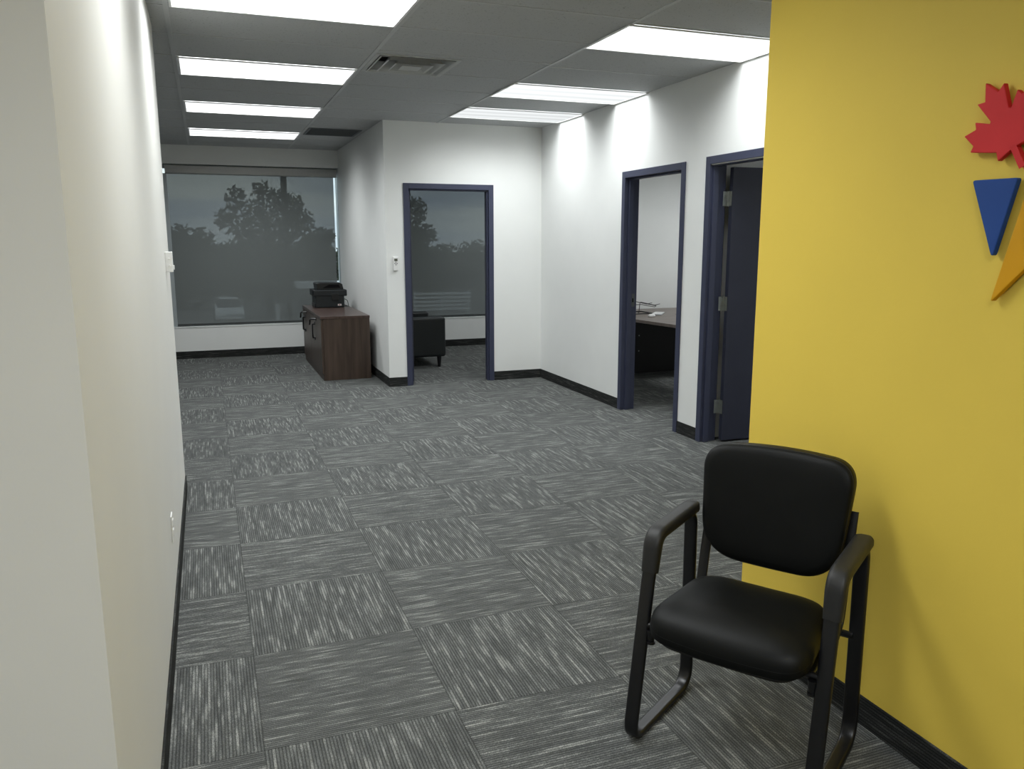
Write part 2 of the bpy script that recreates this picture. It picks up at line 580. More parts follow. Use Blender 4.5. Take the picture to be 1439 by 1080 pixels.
def glass_mat():
    mt = bpy.data.materials.new('clear_window_glass')
    mt.use_nodes = True
    nt = mt.node_tree
    nt.nodes.clear()
    out = nd(mt, 'ShaderNodeOutputMaterial')
    mxs = nd(mt, 'ShaderNodeMixShader')
    gl = nd(mt, 'ShaderNodeBsdfGlossy')
    gl.inputs['Roughness'].default_value = 0.02
    tr = nd(mt, 'ShaderNodeBsdfTransparent')
    tr.inputs['Color'].default_value = (0.93, 0.97, 0.96, 1)
    fr = nd(mt, 'ShaderNodeFresnel')
    fr.inputs['IOR'].default_value = 1.45
    nt.links.new(fr.outputs[0], mxs.inputs[0])
    nt.links.new(tr.outputs[0], mxs.inputs[1])
    nt.links.new(gl.outputs[0], mxs.inputs[2])
    nt.links.new(mxs.outputs[0], out.inputs['Surface'])
    return mt
M['glass'] = glass_mat()

# ------------------------------------------------------------------ dimensions
HC = 2.732                      # ceiling
XL, XW, XP = -0.206, 3.49, 1.752
YB, YF = 8.384, 11.39
WT = 0.12                       # partition thickness
YX, YY = 1.885, 2.47            # yellow wall face and its far end
DZ = 2.118                      # door frame height

# ------------------------------------------------------------------ shell
struct('floor', [(-4.2, 7.2, -4.2, 11.9, -0.15, 0.0)], M['carpet'])
VX0, VX1, VY0, VY1 = 1.122, 1.700, 5.49, 6.06        # supply diffuser opening
struct('ceiling', [(-4.2, 7.2, -4.2, VY0, HC, HC + .06), (-4.2, 7.2, VY1, 11.9, HC, HC + .06),
                   (-4.2, VX0, VY0, VY1, HC, HC + .06), (VX1, 7.2, VY0, VY1, HC, HC + .06)], M['ceiling'])
struct('wall_left', [(-3.2, XL, 1.475, 5.25, 0, HC)], M['wall_satin'])
struct('wall_left_outer', [(-3.3, -3.2, -4.2, 11.39, 0, HC)], M['wall'])
struct('wall_rear', [(-3.2, 7.0, -4.0, -3.9, 0, HC)], M['wall'])
struct('wall_yellow', [(YX, 3.2, -3.9, YY, 0, HC)], M['yellow'])
# right wall with two door openings
A0, A1 = 5.545, 6.465           # door_1 opening (inside of the steel faces is cut by the frame itself)
B0, B1 = 4.265, 5.175
struct('wall_right', [(XW, XW + WT, A1, YB + WT, 0, HC), (XW, XW + WT, B1, A0, 0, HC), (XW, XW + WT, YY - .4, B0, 0, HC),
                      (XW, XW + WT, A0, A1, DZ - .045, HC), (XW, XW + WT, B0, B1, DZ - .045, HC)], M['wall'])
C0, C1 = 1.99, 2.885
struct('wall_back', [(XP, C0, YB, YB + WT, 0, HC), (C1, XW, YB, YB + WT, 0, HC), (C0, C1, YB, YB + WT, DZ - .045, HC)], M['wall'])
struct('wall_alcove', [(XP, XP + WT, YB + WT, YF + .3, 0, HC)], M['wall'])
# office beyond the back wall and the two offices on the right
struct('wall_office_back', [(XW + WT, 6.5, YB, YB + WT, 0, HC)], M['wall'])
struct('wall_office_side', [(6.4, 6.5, YY - .4, YB, 0, HC)], M['wall'])
struct('wall_office_middle', [(XW + WT, 6.4, 5.26, 5.38, 0, HC)], M['wall'])
struct('wall_office_front', [(XW + WT, 6.4, YY - .5, YY - .4, 0, HC)], M['wall'])
struct('wall_office_right', [(5.6, 5.7, YB + WT, YF, 0, HC)], M['wall'])
# window wall
SZ, HZ = 0.405, 2.497
struct('wall_far', [(-3.2, XP, YF, YF + .3, 0, SZ), (-3.2, XP, YF, YF + .3, HZ, HC), (-3.2, -2.2, YF, YF + .3, SZ, HZ),
                    (XP + WT, 5.7, YF, YF + .3, 0, SZ), (XP + WT, 5.7, YF, YF + .3, HZ, HC), (5.2, 5.7, YF, YF + .3, SZ, HZ)], M['wall'])

# baseboards (strips of carpet)
def base(name, x0, x1, y0, y1, ax):
    tag(box(name, x0, x1, y0, y1, 0.0, 0.098, M['base_x'] if ax == 'x' else M['base_y'], bevel=.003), kind='structure')
T = .008
base('baseboard_left', XL, XL + T, 1.475, 5.25, 'y')
base('baseboard_far', -3.2, XP - T, YF - T, YF, 'x')
base('baseboard_alcove', XP - T, XP, YB - T, YF, 'y')
base('baseboard_back_left', XP, 1.944, YB - T, YB, 'x')
base('baseboard_back_right', 2.929, XW - T, YB - T, YB, 'x')
base('baseboard_right', XW - T, XW, 6.511, YB, 'y')
base('baseboard_right_middle', XW - T, XW, 5.222, 5.499, 'y')
base('baseboard_yellow', YX - T, YX, -3.9, YY, 'y')
base('baseboard_office_far', XP + WT, 5.6, YF - T, YF, 'x')
base('baseboard_office_back', XW + WT, 6.4, YB - T, YB, 'x')

# ceiling grid of T-bars
XG = [-1.334, -0.115, 1.104, 2.323]
YG0 = 4.178
bars = []
gz = HC - .004
for x in XG: bars.append((x - .012, x + .012, -3.9, 11.39, gz, HC))
k = -13
while YG0 + .61 * k < 11.39:
    y = YG0 + .61 * k
    if y > -3.9:
        bars.append((-3.2, 2.31, y - .0065, y + .0065, gz + .001, HC) if y > YY else (-3.2, YX, y - .0065, y + .0065, gz + .001, HC))
        if YY < y + .085 < YB: bars.append((2.335, XW, y + .085 - .0065, y + .085 + .0065, gz + .001, HC))
    k += 1
bars = [b for b in bars]
gb = []
for b in bars:     # stop the bars at the walls
    x0, x1, y0, y1, z0, z1 = b
    if x1 - x0 < .1:
        if x0 < XL - .05: gb.append((x0, x1, 5.25, 11.39, z0, z1)); gb.append((x0, x1, -3.9, 1.475, z0, z1))
        elif x0 > 1.9: gb.append((x0, x1, YY, YB, z0, z1))
        else: gb.append(b)
    else:
        xa = XL if (1.475 < y0 < 5.25 and x0 < XL) else x0
        xb = XP if y0 > YB else x1
        gb.append((xa, xb, y0, y1, z0, z1))
tag(boxes('trim_1', gb, M['tbar']), kind='structure')

# ------------------------------------------------------------------ doors (steel frames)
def door_frame(name, axis, p0, p1, face, inner, z_top, stop_at):
    """axis 'x': wall in the XZ plane; outline p0..p1 is the outer edge of the frame faces."""
    bm = bmesh.new()
    F = .055
    out_, in_ = face - .012, inner + .012      # frame wraps the wall
    def add(a0, a1, d0, d1, z0, z1):
        if axis == 'x': bx(bm, a0, a1, d0, d1, z0, z1)
        else: bx(bm, d0, d1, a0, a1, z0, z1)
    lo, hi = min(p0, p1), max(p0, p1)
    for a0, a1, s in ((lo, lo + F, 1), (hi - F, hi, -1)):
        j0, j1 = (lo + .0455, lo + F) if s > 0 else (hi - F, hi - .0455)
        add(a0, a1, out_, face - .001, 0, z_top)          # room-side face
        add(a0, a1, inner + .001, in_, 0, z_top)          # far-side face
        add(j0, j1, face - .001, inner + .001, 0, z_top - .05)     # jamb
        q0, q1 = (lo + F, lo + F + .016) if s > 0 else (hi - F - .016, hi - F)
        add(q0, q1, stop_at[0], stop_at[1], 0, z_top - F)
    add(lo + F, hi - F, out_, face - .001, z_top - F, z_top)
    add(lo + F, hi - F, inner + .001, in_, z_top - F, z_top)
    add(lo + F, hi - F, face - .001, inner + .001, z_top - F, z_top - .0455)
    add(lo + F + .016, hi - F - .016, stop_at[0], stop_at[1], z_top - F - .016, z_top - F)
    return tag(obj_raw(name, bm, M['navy'], None, .002), kind='structure')

def hinge(parent, x, y, z, leaf_dir, leaf_n, other_dir, other_n, h=.105):
    """butt hinge: pin, two leaves with screws"""
    bm = bmesh.new()
    for dr, nn in ((leaf_dir, leaf_n), (other_dir, other_n)):
        d, n_ = Vector(dr).normalized(), Vector(nn).normalized()
        c = Vector((x, y, z))
        pts = [c + d * .003, c + d * .046]
        lo = []
        for e in (0, .0025):
            for q in pts:
                for zz in (-h / 2, h / 2):
                    lo.append(bm.verts.new(q + n_ * e + Vector((0, 0, zz))))
        for idx in ((0, 1, 3, 2), (4, 6, 7, 5), (0, 4, 5, 1), (2, 3, 7, 6), (0, 2, 6, 4), (1, 5, 7, 3)):
            bm.faces.new([lo[i] for i in idx])
        for zz, dd in ((-.035, .03), (-.013, .016), (.013, .036), (.035, .018)):
            s = c + d * dd + Vector((0, 0, zz)) + n_ * .0025
            cyl(bm, s, s + n_ * .0015, .004, .003, 8)
    cyl(bm, (x, y, z - h / 2 - .004), (x, y, z + h / 2 + .004), .006, n=10)
    return obj_raw('hinge', bm, M['steel'], parent)

def door_leaf(parent, hx, hy, ang, width, height=2.045, t=.044):
    """leaf hinged at hx, hy, running along direction ang"""
    bm = bmesh.new()
    mt = Matrix.Translation((hx, hy, 0)) @ Matrix.Rotation(ang, 4, 'Z')
    bx(bm, .006, width, -t, 0, .014, .014 + height, mat=mt)
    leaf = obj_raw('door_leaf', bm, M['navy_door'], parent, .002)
    bm = bmesh.new()
    for s, o in ((-1, -t), (1, 0)):
        p = mt @ Vector((width - .07, o, 1.0)); q = mt @ Vector((width - .07, o + s * .05, 1.0))
        cyl(bm, p, mt @ Vector((width - .07, o + s * .01, 1.0)), .03, n=16)
        cyl(bm, p, q, .01, n=12)
        cyl(bm, q, mt @ Vector((width - .19, o + s * .05, 1.0)), .01, .009, n=12)
    hd = obj_raw('door_handle', bm, M['steel'], leaf)
    tag(hd, 'steel lever handle')
    return leaf

d1 = door_frame('door_1', 'y', 5.499, 6.511, XW, XW + WT, DZ + .008, (XW + .03, XW + .075))
bm = bmesh.new()                                       # strike plate on the far jamb
bx(bm, XW + .078, XW + .112, 6.4535, 6.456, .945, 1.06)
sp_ = obj_raw('strike_plate', bm, M['strike'], d1)
bm = bmesh.new(); bx(bm, XW + .088, XW + .100, 6.4525, 6.4535, .985, 1.02)
obj_raw('latch_hole', bm, M['black_hole'], sp_)

d2 = door_frame('door_2', 'y', 4.20, 5.221, XW, XW + WT, DZ + .017, (XW + .015, XW + .06))
hx, hy = XW + WT + .02, 5.158
door_leaf(d2, hx + .004, hy - .012, math.radians(-3.0), .92)
for z in (1.835, 1.065, .275):
    hinge(d2, hx + .004, hy - .010, z, (-1, 0, 0), (0, -1, 0), (-.05, -1, 0), (-1, .05, 0))

d3 = door_frame('door_3', 'x', 1.944, 2.929, YB, YB + WT, DZ, (YB + .015, YB + .06))
door_leaf(d3, 1.985 + .03, YB + WT + .03, math.radians(94), .87)
for z in (1.83, 1.04, .26):
    hinge(d3, 2.005, YB + WT - .04, z, (0, -1, 0), (1, 0, 0), (0, 1, 0), (1, 0, 0))
bm = bmesh.new(); bx(bm, 2.8695, 2.8715, YB + .078, YB + .112, .945, 1.06)
obj_raw('strike_plate', bm, M['strike'], d3)

# ------------------------------------------------------------------ windows and roller blinds
def window(name, x0, x1, mulls):
    root = empty(name, (x0, YF + .11, SZ))
    tag(root, kind='structure')
    def L(x): return x - x0
    y0, y1 = .0, .06
    fr = [(0, .05, y0, y1, 0, HZ - SZ), (L(x1) - .003, L(x1), y0, y1, 0, HZ - SZ),
          (.05, L(x1) - .003, y0, y1, 0, .05), (.05, L(x1) - .003, y0, y1, HZ - SZ - .05, HZ - SZ)]
    boxes('window_frame', fr, M['sash'], root)
    for mx_ in mulls:
        box('mullion', L(mx_) - .036, L(mx_) + .036, -.02, .08, .05, HZ - SZ - .05, M['mullion'], root)
    box('window_sill', 0, L(x1), -.115, y0, 0, .018, M['sill'], root, .003)
    box('pane', .03, L(x1) - .004, .026, .034, .03, HZ - SZ - .03, M['glass'], root)
    return root
window('window_1', -2.2, XP, [-.9, 1.04])
window('window_2', XP + WT, 5.2, [2.6, 4.2])

def blind(x0, x1, label):
    root = empty('roller_blind', ((x0 + x1) / 2, YF + .04, SZ + .02))
    tag(root, label, 'window blind', 'roller blinds on the far windows')
    h = (x1 - x0) / 2
    zt = 2.482 - SZ - .02
    bm = bmesh.new()      # fascia with a slightly curved front
    prof = [(-.035, zt - .105), (-.047, zt - .095), (-.050, zt - .05), (-.047, zt - .008), (-.035, zt), (.045, zt), (.045, zt - .105)]
    A = [bm.verts.new((-h, y, z)) for y, z in prof]
    B = [bm.verts.new((h, y, z)) for y, z in prof]
    bm.faces.new(A); bm.faces.new(B[::-1])
    for i in range(len(prof)):
        bm.faces.new((A[i], B[i], B[(i + 1) % len(prof)], A[(i + 1) % len(prof)]))
    obj('fascia', bm, M['blind_case'], root)
    bm = bmesh.new()
    bm.faces.new([bm.verts.new(p) for p in ((-h + .02, .005, .03), (h - .04, .005, .03), (h - .04, .005, zt - .1), (-h + .02, .005, zt - .1))])
    obj('shade_fabric', bm, M['shade'], root)
    box('hem_bar', -h + .02, h - .04, 0, .010, .004, .03, M['mullion'], root, .002)
    return root
blind(-.42, 1.728, 'dark see-through roller blind pulled down beside the printer cabinet')
blind(-2.15, -.462, 'dark see-through roller blind almost hidden behind the left wall')
blind(1.90, 4.7, 'dark see-through roller blind behind the armchair, seen through the open doorway')
# white side channel of the alcove window
tag(box('trim_2', -.458, -.402, YF + .034, YF + .10, SZ + .018, 2.379, M['sash']), kind='structure')

# ------------------------------------------------------------------ ceiling fittings
def copy_tree(o, parent=None):
    c = o.copy(); COL.objects.link(c)
    if parent: c.parent = parent
    for ch in list(o.children): copy_tree(ch, c)
    return c

def make_light():
    w, l = 1.180, .590
    root = empty('ceiling_light', (0, 0, HC))
    fr = []
    e = .012
    for b in ((0, w, 0, e), (0, w, l - e, l), (0, e, e, l - e), (w - e, w, e, l - e)):
        fr.append((b[0] - w / 2, b[1] - w / 2, b[2] - l / 2, b[3] - l / 2, -.0075, -.0002))
    boxes('light_frame', fr, M['white_plastic'], root)
    bm = bmesh.new()
    vs = [bm.verts.new(p) for p in ((-w / 2 + e, -l / 2 + e, -.005), (-w / 2 + e, l / 2 - e, -.005), (w / 2 - e, l / 2 - e, -.005), (w / 2 - e, -l / 2 + e, -.005))]
    bm.faces.new(vs)
    me = bpy.data.meshes.new('diffuser'); bm.to_mesh(me); bm.free()
    me.materials.append(M['lamp'])
    o = bpy.data.objects.new('diffuser', me); COL.objects.link(o); o.parent = root
    return root
GL = 'fluorescent ceiling lights'
lights = [
    (.494, 4.480, 'fluorescent ceiling panel cut off by the top edge, nearest of the left row', GL),
    (.494, 6.313, 'fluorescent ceiling panel left of the square air diffuser, second nearest of the left row', GL),
    (.494, 8.143, 'fluorescent ceiling panel third from the front in the left row', GL),
    (.494, 9.990, 'fluorescent ceiling panel closest to the window, left of the dark return grille', GL),
    (2.895, 4.568, 'fluorescent ceiling panel above the dark open door, next to the yellow wall', GL),
    (2.895, 6.398, 'middle fluorescent ceiling panel along the right wall', GL),
    (2.895, 7.618, 'fluorescent ceiling panel closest to the back doorway, along the right wall', GL),
    (.494, 2.62, 'fluorescent ceiling panel overhead, out of view above the left corridor wall', GL),
    (.494, .10, 'added fill light panel above the camera, out of view', GL),  # unseen fill, added to brighten the yellow wall and left wall
    (-1.7, -1.0, 'added fill light panel behind and left of the camera, out of view', GL),  # unseen fill, added to lift the yellow wall and near return face
    (.494, -1.65, 'fluorescent ceiling panel behind the camera, out of view', GL),
    (5.3, 7.0, 'fluorescent ceiling panel inside the desk office, out of view', GL),
    (4.1, 10.0, 'fluorescent ceiling panel inside the armchair office, out of view', GL),
    (5.3, 3.4, 'fluorescent ceiling panel inside the office with the open door, out of view', GL),
]
L0 = make_light()
for i, (x, y, lb, g) in enumerate(lights):
    o = L0 if i == 0 else copy_tree(L0)
    o.location = (x, y, HC - .004)
    if x > 2 and x < 3:
        d_ = [c for c in o.children if c.name.startswith('diffuser')][0]
        d_.data = d_.data.copy()
        d_.data.materials[0] = M['lamp_dimmed']
    tag(o, lb, 'ceiling light', g)

# stepped supply air diffuser
vr = empty('air_diffuser', ((VX0 + VX1) / 2, (VY0 + VY1) / 2, HC))
tag(vr, 'square white ceiling air diffuser of nested louvres', 'air vent')
hw = (VX1 - VX0) / 2
hl = (VY1 - VY0) / 2
boxes('duct_box', [(-hw, hw, -hl, hl, .19, .20), (-hw, -hw + .004, -hl, hl, .0, .19), (hw - .004, hw, -hl, hl, .0, .19),
                   (-hw, hw, -hl, -hl + .004, .0, .19), (-hw, hw, hl - .004, hl, .0, .19)], M['plenum'], vr)
boxes('diffuser_frame', [(-hw - .004, hw + .004, -hl - .004, -hl + .028, -.005, -.0004), (-hw - .004, hw + .004, hl - .028, hl + .004, -.005, -.0004),
                         (-hw - .004, -hw + .028, -hl + .028, hl - .028, -.005, -.0004), (hw - .028, hw + .004, -hl + .028, hl - .028, -.005, -.0004)], M['vent'], vr)
def frustum(bm, s0, z0, s1, z1, t=.003):
    def ring(s, z): return [bm.verts.new((sx * s, sy * s, z)) for sx, sy in ((-1, -1), (1, -1), (1, 1), (-1, 1))]
    a, b, c, d = ring(s0, z0), ring(s1, z1), ring(s1 - t, z1), ring(s0 - t, z0)
    for p, q in ((a, b), (b, c), (c, d), (d, a)):
        for i in range(4): bm.faces.new((p[i], p[(i + 1) % 4], q[(i + 1) % 4], q[i]))
for s, dz in ((.252, -.010), (.190, -.016), (.125, -.021)):
    bm = bmesh.new()
    frustum(bm, s, dz, s - .050, dz + .065)
    frustum(bm, s + .010, dz - .002, s - .001, dz)
    obj('louvre', bm, M['vent'], vr)
box('centre_plate', -.07, .07, -.07, .07, -.022, -.018, M['vent'], vr)
bm = bmesh.new()
pth = [(-.16, -.255, .02), (-.12, -.245, -.002), (-.07, -.24, -.006), (-.03, -.245, .03)]
sweep(bm, round_path(pth, .04), section(.008, .008, 3), closed=False)
obj('loose_wire', bm, M['black_hole'], vr, smooth=True)

# return air grille
rg = empty('return_grille', (1.410, 9.50, HC - .004))
tag(rg, 'dark grey egg-crate return grille in the ceiling near the window', 'air vent')
boxes('grille_frame', [(-.285, .285, -.29, -.265, -.006, -.0004), (-.285, .285, .265, .29, -.006, -.0004), (-.285, -.26, -.265, .265, -.006, -.0004), (.26, .285, -.265, .265, -.006, -.0004)], M['grille'], rg)
gs = []
for i in range(1, 26): gs.append((-.26, .26, -.265 + .53 * i / 26 - .001, -.265 + .53 * i / 26 + .001, -.006, -.0004))
for i in range(1, 26): gs.append((-.26 + .52 * i / 26 - .001, -.26 + .52 * i / 26 + .001, -.265, .265, -.006, -.0004))
boxes('egg_crate', gs, M['grille'], rg)
box('grille_backing', -.26, .26, -.265, .265, -.0012, -.0002, M['plenum'], rg)

# ------------------------------------------------------------------ wall fittings
rc = empty('remote_control', (1.8465, YB, 1.226))
tag(rc, 'white wall-mounted remote control with small grey screen beside the back doorway', 'remote control')
rb_ = box('body', -.025, .025, -.024, -.001, 0, .142, M['white_plastic'], rc, .004, 3)
box('screen', -.017, .017, -.0252, -.0238, .098, .124, M['lcd'], rc)
for dx, dz in ((0, .088), (0, .060), (-.0125, .074), (.0125, .074), (0, .074)):
    bm = bmesh.new()
    cyl(bm, (dx, -.0238, dz), (dx, -.0262, dz), .0046 if (dx or dz != .074) else .0035, n=12)
    obj('button', bm, M['dark_button'], rc)

sw = empty('wall_controller', (XL, 4.80, 1.368))
tag(sw, 'small white switch box sticking out of the left wall before the window', 'wall switch')
box('housing', .0005, .036, -.037, .037, 0, .108, M['white_plastic'], sw, .003, 3)
for z in (.036, .072):
    bm = bmesh.new()
    cyl(bm, (.020, -.0365, z), (.020, -.042, z), .005, .004, 12)
    obj('button', bm, M['white_plastic'], sw)
box('rocker', .0355, .043, -.012, .012, .012, .036, M['white_plastic'], sw, .002)

ot = empty('wall_outlet', (XL, 3.52, .295))
tag(ot, 'white electrical outlet plate low on the left wall', 'wall outlet')
box('cover_plate', .0004, .006, -.036, .036, 0, .115, M['white_plastic'], ot, .002, 2)
for z in (.022, .064):
    box('socket', .0055, .009, -.017, .017, z, z + .03, M['white_plastic'], ot, .002)

# ------------------------------------------------------------------ wall emblem on the yellow wall
# outline pixels traced as shapes on the wall plane: u along -Y, v up (metres)
def wallfn(u, v, t): return (YX - t, -u, v)
def emblem(name, pts, mat, label, cat, bevel=.0022):
    cu = sum(p[0] for p in pts) / len(pts)
    cv = sum(p[1] for p in pts) / len(pts)
    bm = bmesh.new()
    prism(bm, [(u - cu, v - cv) for u, v in pts], lambda u, v, t: (-t, -u, v), .006, .022)
    o = obj(name, bm, mat, None, bevel=bevel)
    o.location = (YX, -cu, cv)
    tag(o, label, cat)
    for du, dv in STUDS[name]:
        bm = bmesh.new()
        cyl(bm, (0, -(du - cu), dv - cv), (-.0065, -(du - cu), dv - cv), .008, n=10)
        obj('stand_off', bm, M['black_hole'], o)
    return o
STUDS = {'maple_leaf_sign': [(-1.57, 1.79), (-1.545, 1.87), (-1.49, 1.79)], 'blue_triangle_sign': [(-1.55, 1.65), (-1.49, 1.65), (-1.51, 1.54)],
         'gold_triangle_sign': [(-1.485, 1.43), (-1.42, 1.60), (-1.39, 1.56)]}
half = [(-1.4757, 1.7609), (-1.5202, 1.7275), (-1.5268, 1.7486), (-1.6021, 1.7565), (-1.595, 1.7714), (-1.6248, 1.799), (-1.5916, 1.8124),
        (-1.5958, 1.8302), (-1.5533, 1.8211), (-1.5519, 1.8269), (-1.595, 1.8742), (-1.5724, 1.8768)]
apex = (-1.5763, 1.9232)
ax = Vector((-0.5, 0.866)).normalized()
an = Vector((ax.y, -ax.x))
def mirror(p):
    v = Vector(p) - Vector(apex)
    q = Vector(apex) + ax * v.dot(ax) - an * v.dot(an)
    return (q.x, q.y)
stem_l = (Vector((-1.4757, 1.7609)) - ax * .055)
leaf_pts = [tuple(stem_l)] + half + [apex] + [mirror(p) for p in half[::-1]] + [mirror(tuple(stem_l))]
emblem('maple_leaf_sign', leaf_pts, M['red'], 'red maple leaf cut-out mounted at the top of the yellow wall', 'wall sign')
tri = superoutline([(-1.5875, 1.6859), (-1.4601, 1.6845), (-1.5095, 1.4865)], [.006, .006, .006], seg=4)
emblem('blue_triangle_sign', tri, M['blue'], 'blue downward-pointing triangle mounted on the yellow wall below the red leaf', 'wall sign')
tri = superoutline([(-1.5032, 1.3755), (-1.428, 1.678), (-1.335, 1.552)], [.004, .006, .006], seg=4)
emblem('gold_triangle_sign', tri, M['gold'], 'golden pointed shape mounted on the yellow wall beside the blue triangle', 'wall sign')

# ------------------------------------------------------------------ visitor chair
CH = empty('visitor_chair', (1.145, 2.003, 0), math.radians(-146.84))
tag(CH, 'black vinyl visitor chair with armrests and sled base in front of the yellow wall', 'chair')
# local: x forward, y to the picture's right, z up
CW = .545
sec = section(.045, .021, 5)
PO = 0.0
for b in (0.0, CW):
    side = [(.012, b, .0105), (-.113, b, .630), (-.395, b, .645), (-.405, b, .0105)]
    bm = bmesh.new()
    sweep(bm, round_path(side, [.055, .05, .05, .075], closed=True, seg=9), sec, lateral=(0, 1, 0), closed=True)
    fr = obj('side_frame', bm, M['black_metal'], CH, smooth=True, auto=50)
    # urethane armrest wrapping the top and the front bend
    bm = bmesh.new()
    ap = round_path([(-.096, b, .526), (-.119, b, .640), (-.415, b, .657)], [0, .055, 0], seg=10)
    # subdivide the long run
    ap = ap[:-1] + [ap[-2].lerp(ap[-1], t) for t in (.25, .5, .75, .93, 1.0)]
    scl = [1.0] * len(ap)
    scl[0] = .9; scl[-1] = .72
    sweep(bm, ap, section(.057, .040, 6, .015), lateral=(0, 1, 0), scale=scl)
    obj('armrest', bm, M['armpad'], CH, smooth=True, auto=55)
    # foot glides
    for a in (-.05, -.34):
        bm = bmesh.new()
        bx(bm, a - .018, a + .018, b - .012, b + .012, .0, .004)
        obj('foot_glide', bm, M['armpad'], CH)
# seat
def seatfn(x, y, z):
    # x forward, dips at the front (waterfall edge) and domes slightly
    zz = z
    t = max(0.0, (x + .08) / .13)
    zz -= .030 * min(1.3, t) ** 2
    if z > .445: zz += .008 * (1 - ((y - CW / 2) / .25) ** 2)
    return (x, y, zz)
so = superoutline([(.036, .045), (.036, CW - .022), (-.345, CW - .058), (-.345, .062)], [.075, .075, .10, .10])
so = [(x + .018 * (1 - ((y - CW / 2) / .25) ** 2) * (1 if x > 0 else 0), y) for x, y in so]
bm = bmesh.new()
cushion(bm, so, [(.03, .400), (.008, .402), (.0, .410), (.0, .432), (.004, .446), (.014, .457), (.030, .464), (.06, .469), (.10, .472), (.15, .474)], seatfn)
seat = obj('seat', bm, M['vinyl'], CH, smooth=True)
bm = bmesh.new()
cushion(bm, [(x * .97 - .003, (y - CW / 2) * .97 + CW / 2) for x, y in so], [(.03, .380), (.02, .382), (.012, .403)], seatfn)
obj('seat_pan', bm, M['armpad'], CH, smooth=True, auto=40)
def ring_tube(outline, h, r, fn, off=0.0):
    bm2 = bmesh.new()
    cx = sum(p[0] for p in outline) / len(outline); cy = sum(p[1] for p in outline) / len(outline)
    pts = []
    for x, y in outline:
        L = math.hypot(x - cx, y - cy); s = (L - off) / L
        pts.append(fn(cx + (x - cx) * s, cy + (y - cy) * s, h))
    sweep(bm2, pts, section(r, r, 3), closed=True)
    return bm2
obj('piping', ring_tube(so, .430, .0022, seatfn, .001), M['seam'], seat, smooth=True)
# backrest, built upright: u across, v up, w thickness toward the sitter (+x)
BT = math.radians(10)
def backfn(u, v, w):
    # v measured from the lower edge; curve wraps gently around the sitter
    c = .030 * ((u - CW / 2) / .24) ** 2
    x = -.375 - v * math.sin(BT) + w + c - .02
    return (x, u, .495 + v * math.cos(BT))
bo = superoutline([(.052, .030), (CW - .062, .030), (CW - .036, .384), (.028, .384)], [.13, .13, .075, .075], seg=12)
bo = [(u, v - .020 * (1 - ((u - CW / 2) / .24) ** 2) * (1 if v < .12 else 0) + .012 * (1 - ((u - CW / 2) / .24) ** 2) * (1 if v > .3 else 0)) for u, v in bo]
bm = bmesh.new()
cushion(bm, bo, [(.03, -.030), (.008, -.028), (.0, -.020), (.0, .008), (.004, .018), (.012, .025), (.030, .030), (.07, .033), (.12, .034), (.17, .035)], backfn)
bk = obj('backrest', bm, M['vinyl'], CH, smooth=True)
obj('piping', ring_tube(bo, .012, .0028, backfn, .002), M['seam'], bk, smooth=True)
# flat steel bars carrying the back, curving under the seat
for b in (.050, CW - .050):
    bm = bmesh.new()
    pth = round_path([(-.06, b, .366), (-.375, b, .366), (-.405, b, .50), (-.462, b, .72)], [0, .09, .3, 0], seg=10)
    sweep(bm, pth, section(.034, .010, 4, .004), lateral=(0, 1, 0))
    obj('back_bar', bm, M['black_metal'], CH, smooth=True, auto=45)
# cross bars and their bolts
for a, z in ((-.065, .365), (-.395, .352)):
    bm = bmesh.new()
    sweep(bm, [(a, .008, z), (a, CW - .008, z)], section(.030, .018, 4))
    obj('cross_bar', bm, M['black_metal'], CH, smooth=True, auto=45)
for b in (.03, CW - .03):
    bm = bmesh.new()
    cyl(bm, (-.055, b, .322), (-.055, b, .358), .011, .013, 14)
    cyl(bm, (-.055, b, .315), (-.055, b, .323), .014, .014, 14)
    obj('bumper', bm, M['black_metal'], CH, smooth=True, auto=45)
# side plate bolted on the outer side of the seat
for b in (CW - .034,):
    bm = bmesh.new()
    pl = superoutline([(-.36, .47), (-.20, .47), (-.16, .40), (-.20, .355), (-.33, .355)], [.02, .02, .04, .03, .05])
    prism(bm, pl, lambda u, v, t: (u, t, v), b - .003, b + .003)
    obj('side_plate', bm, M['black_metal'], CH)

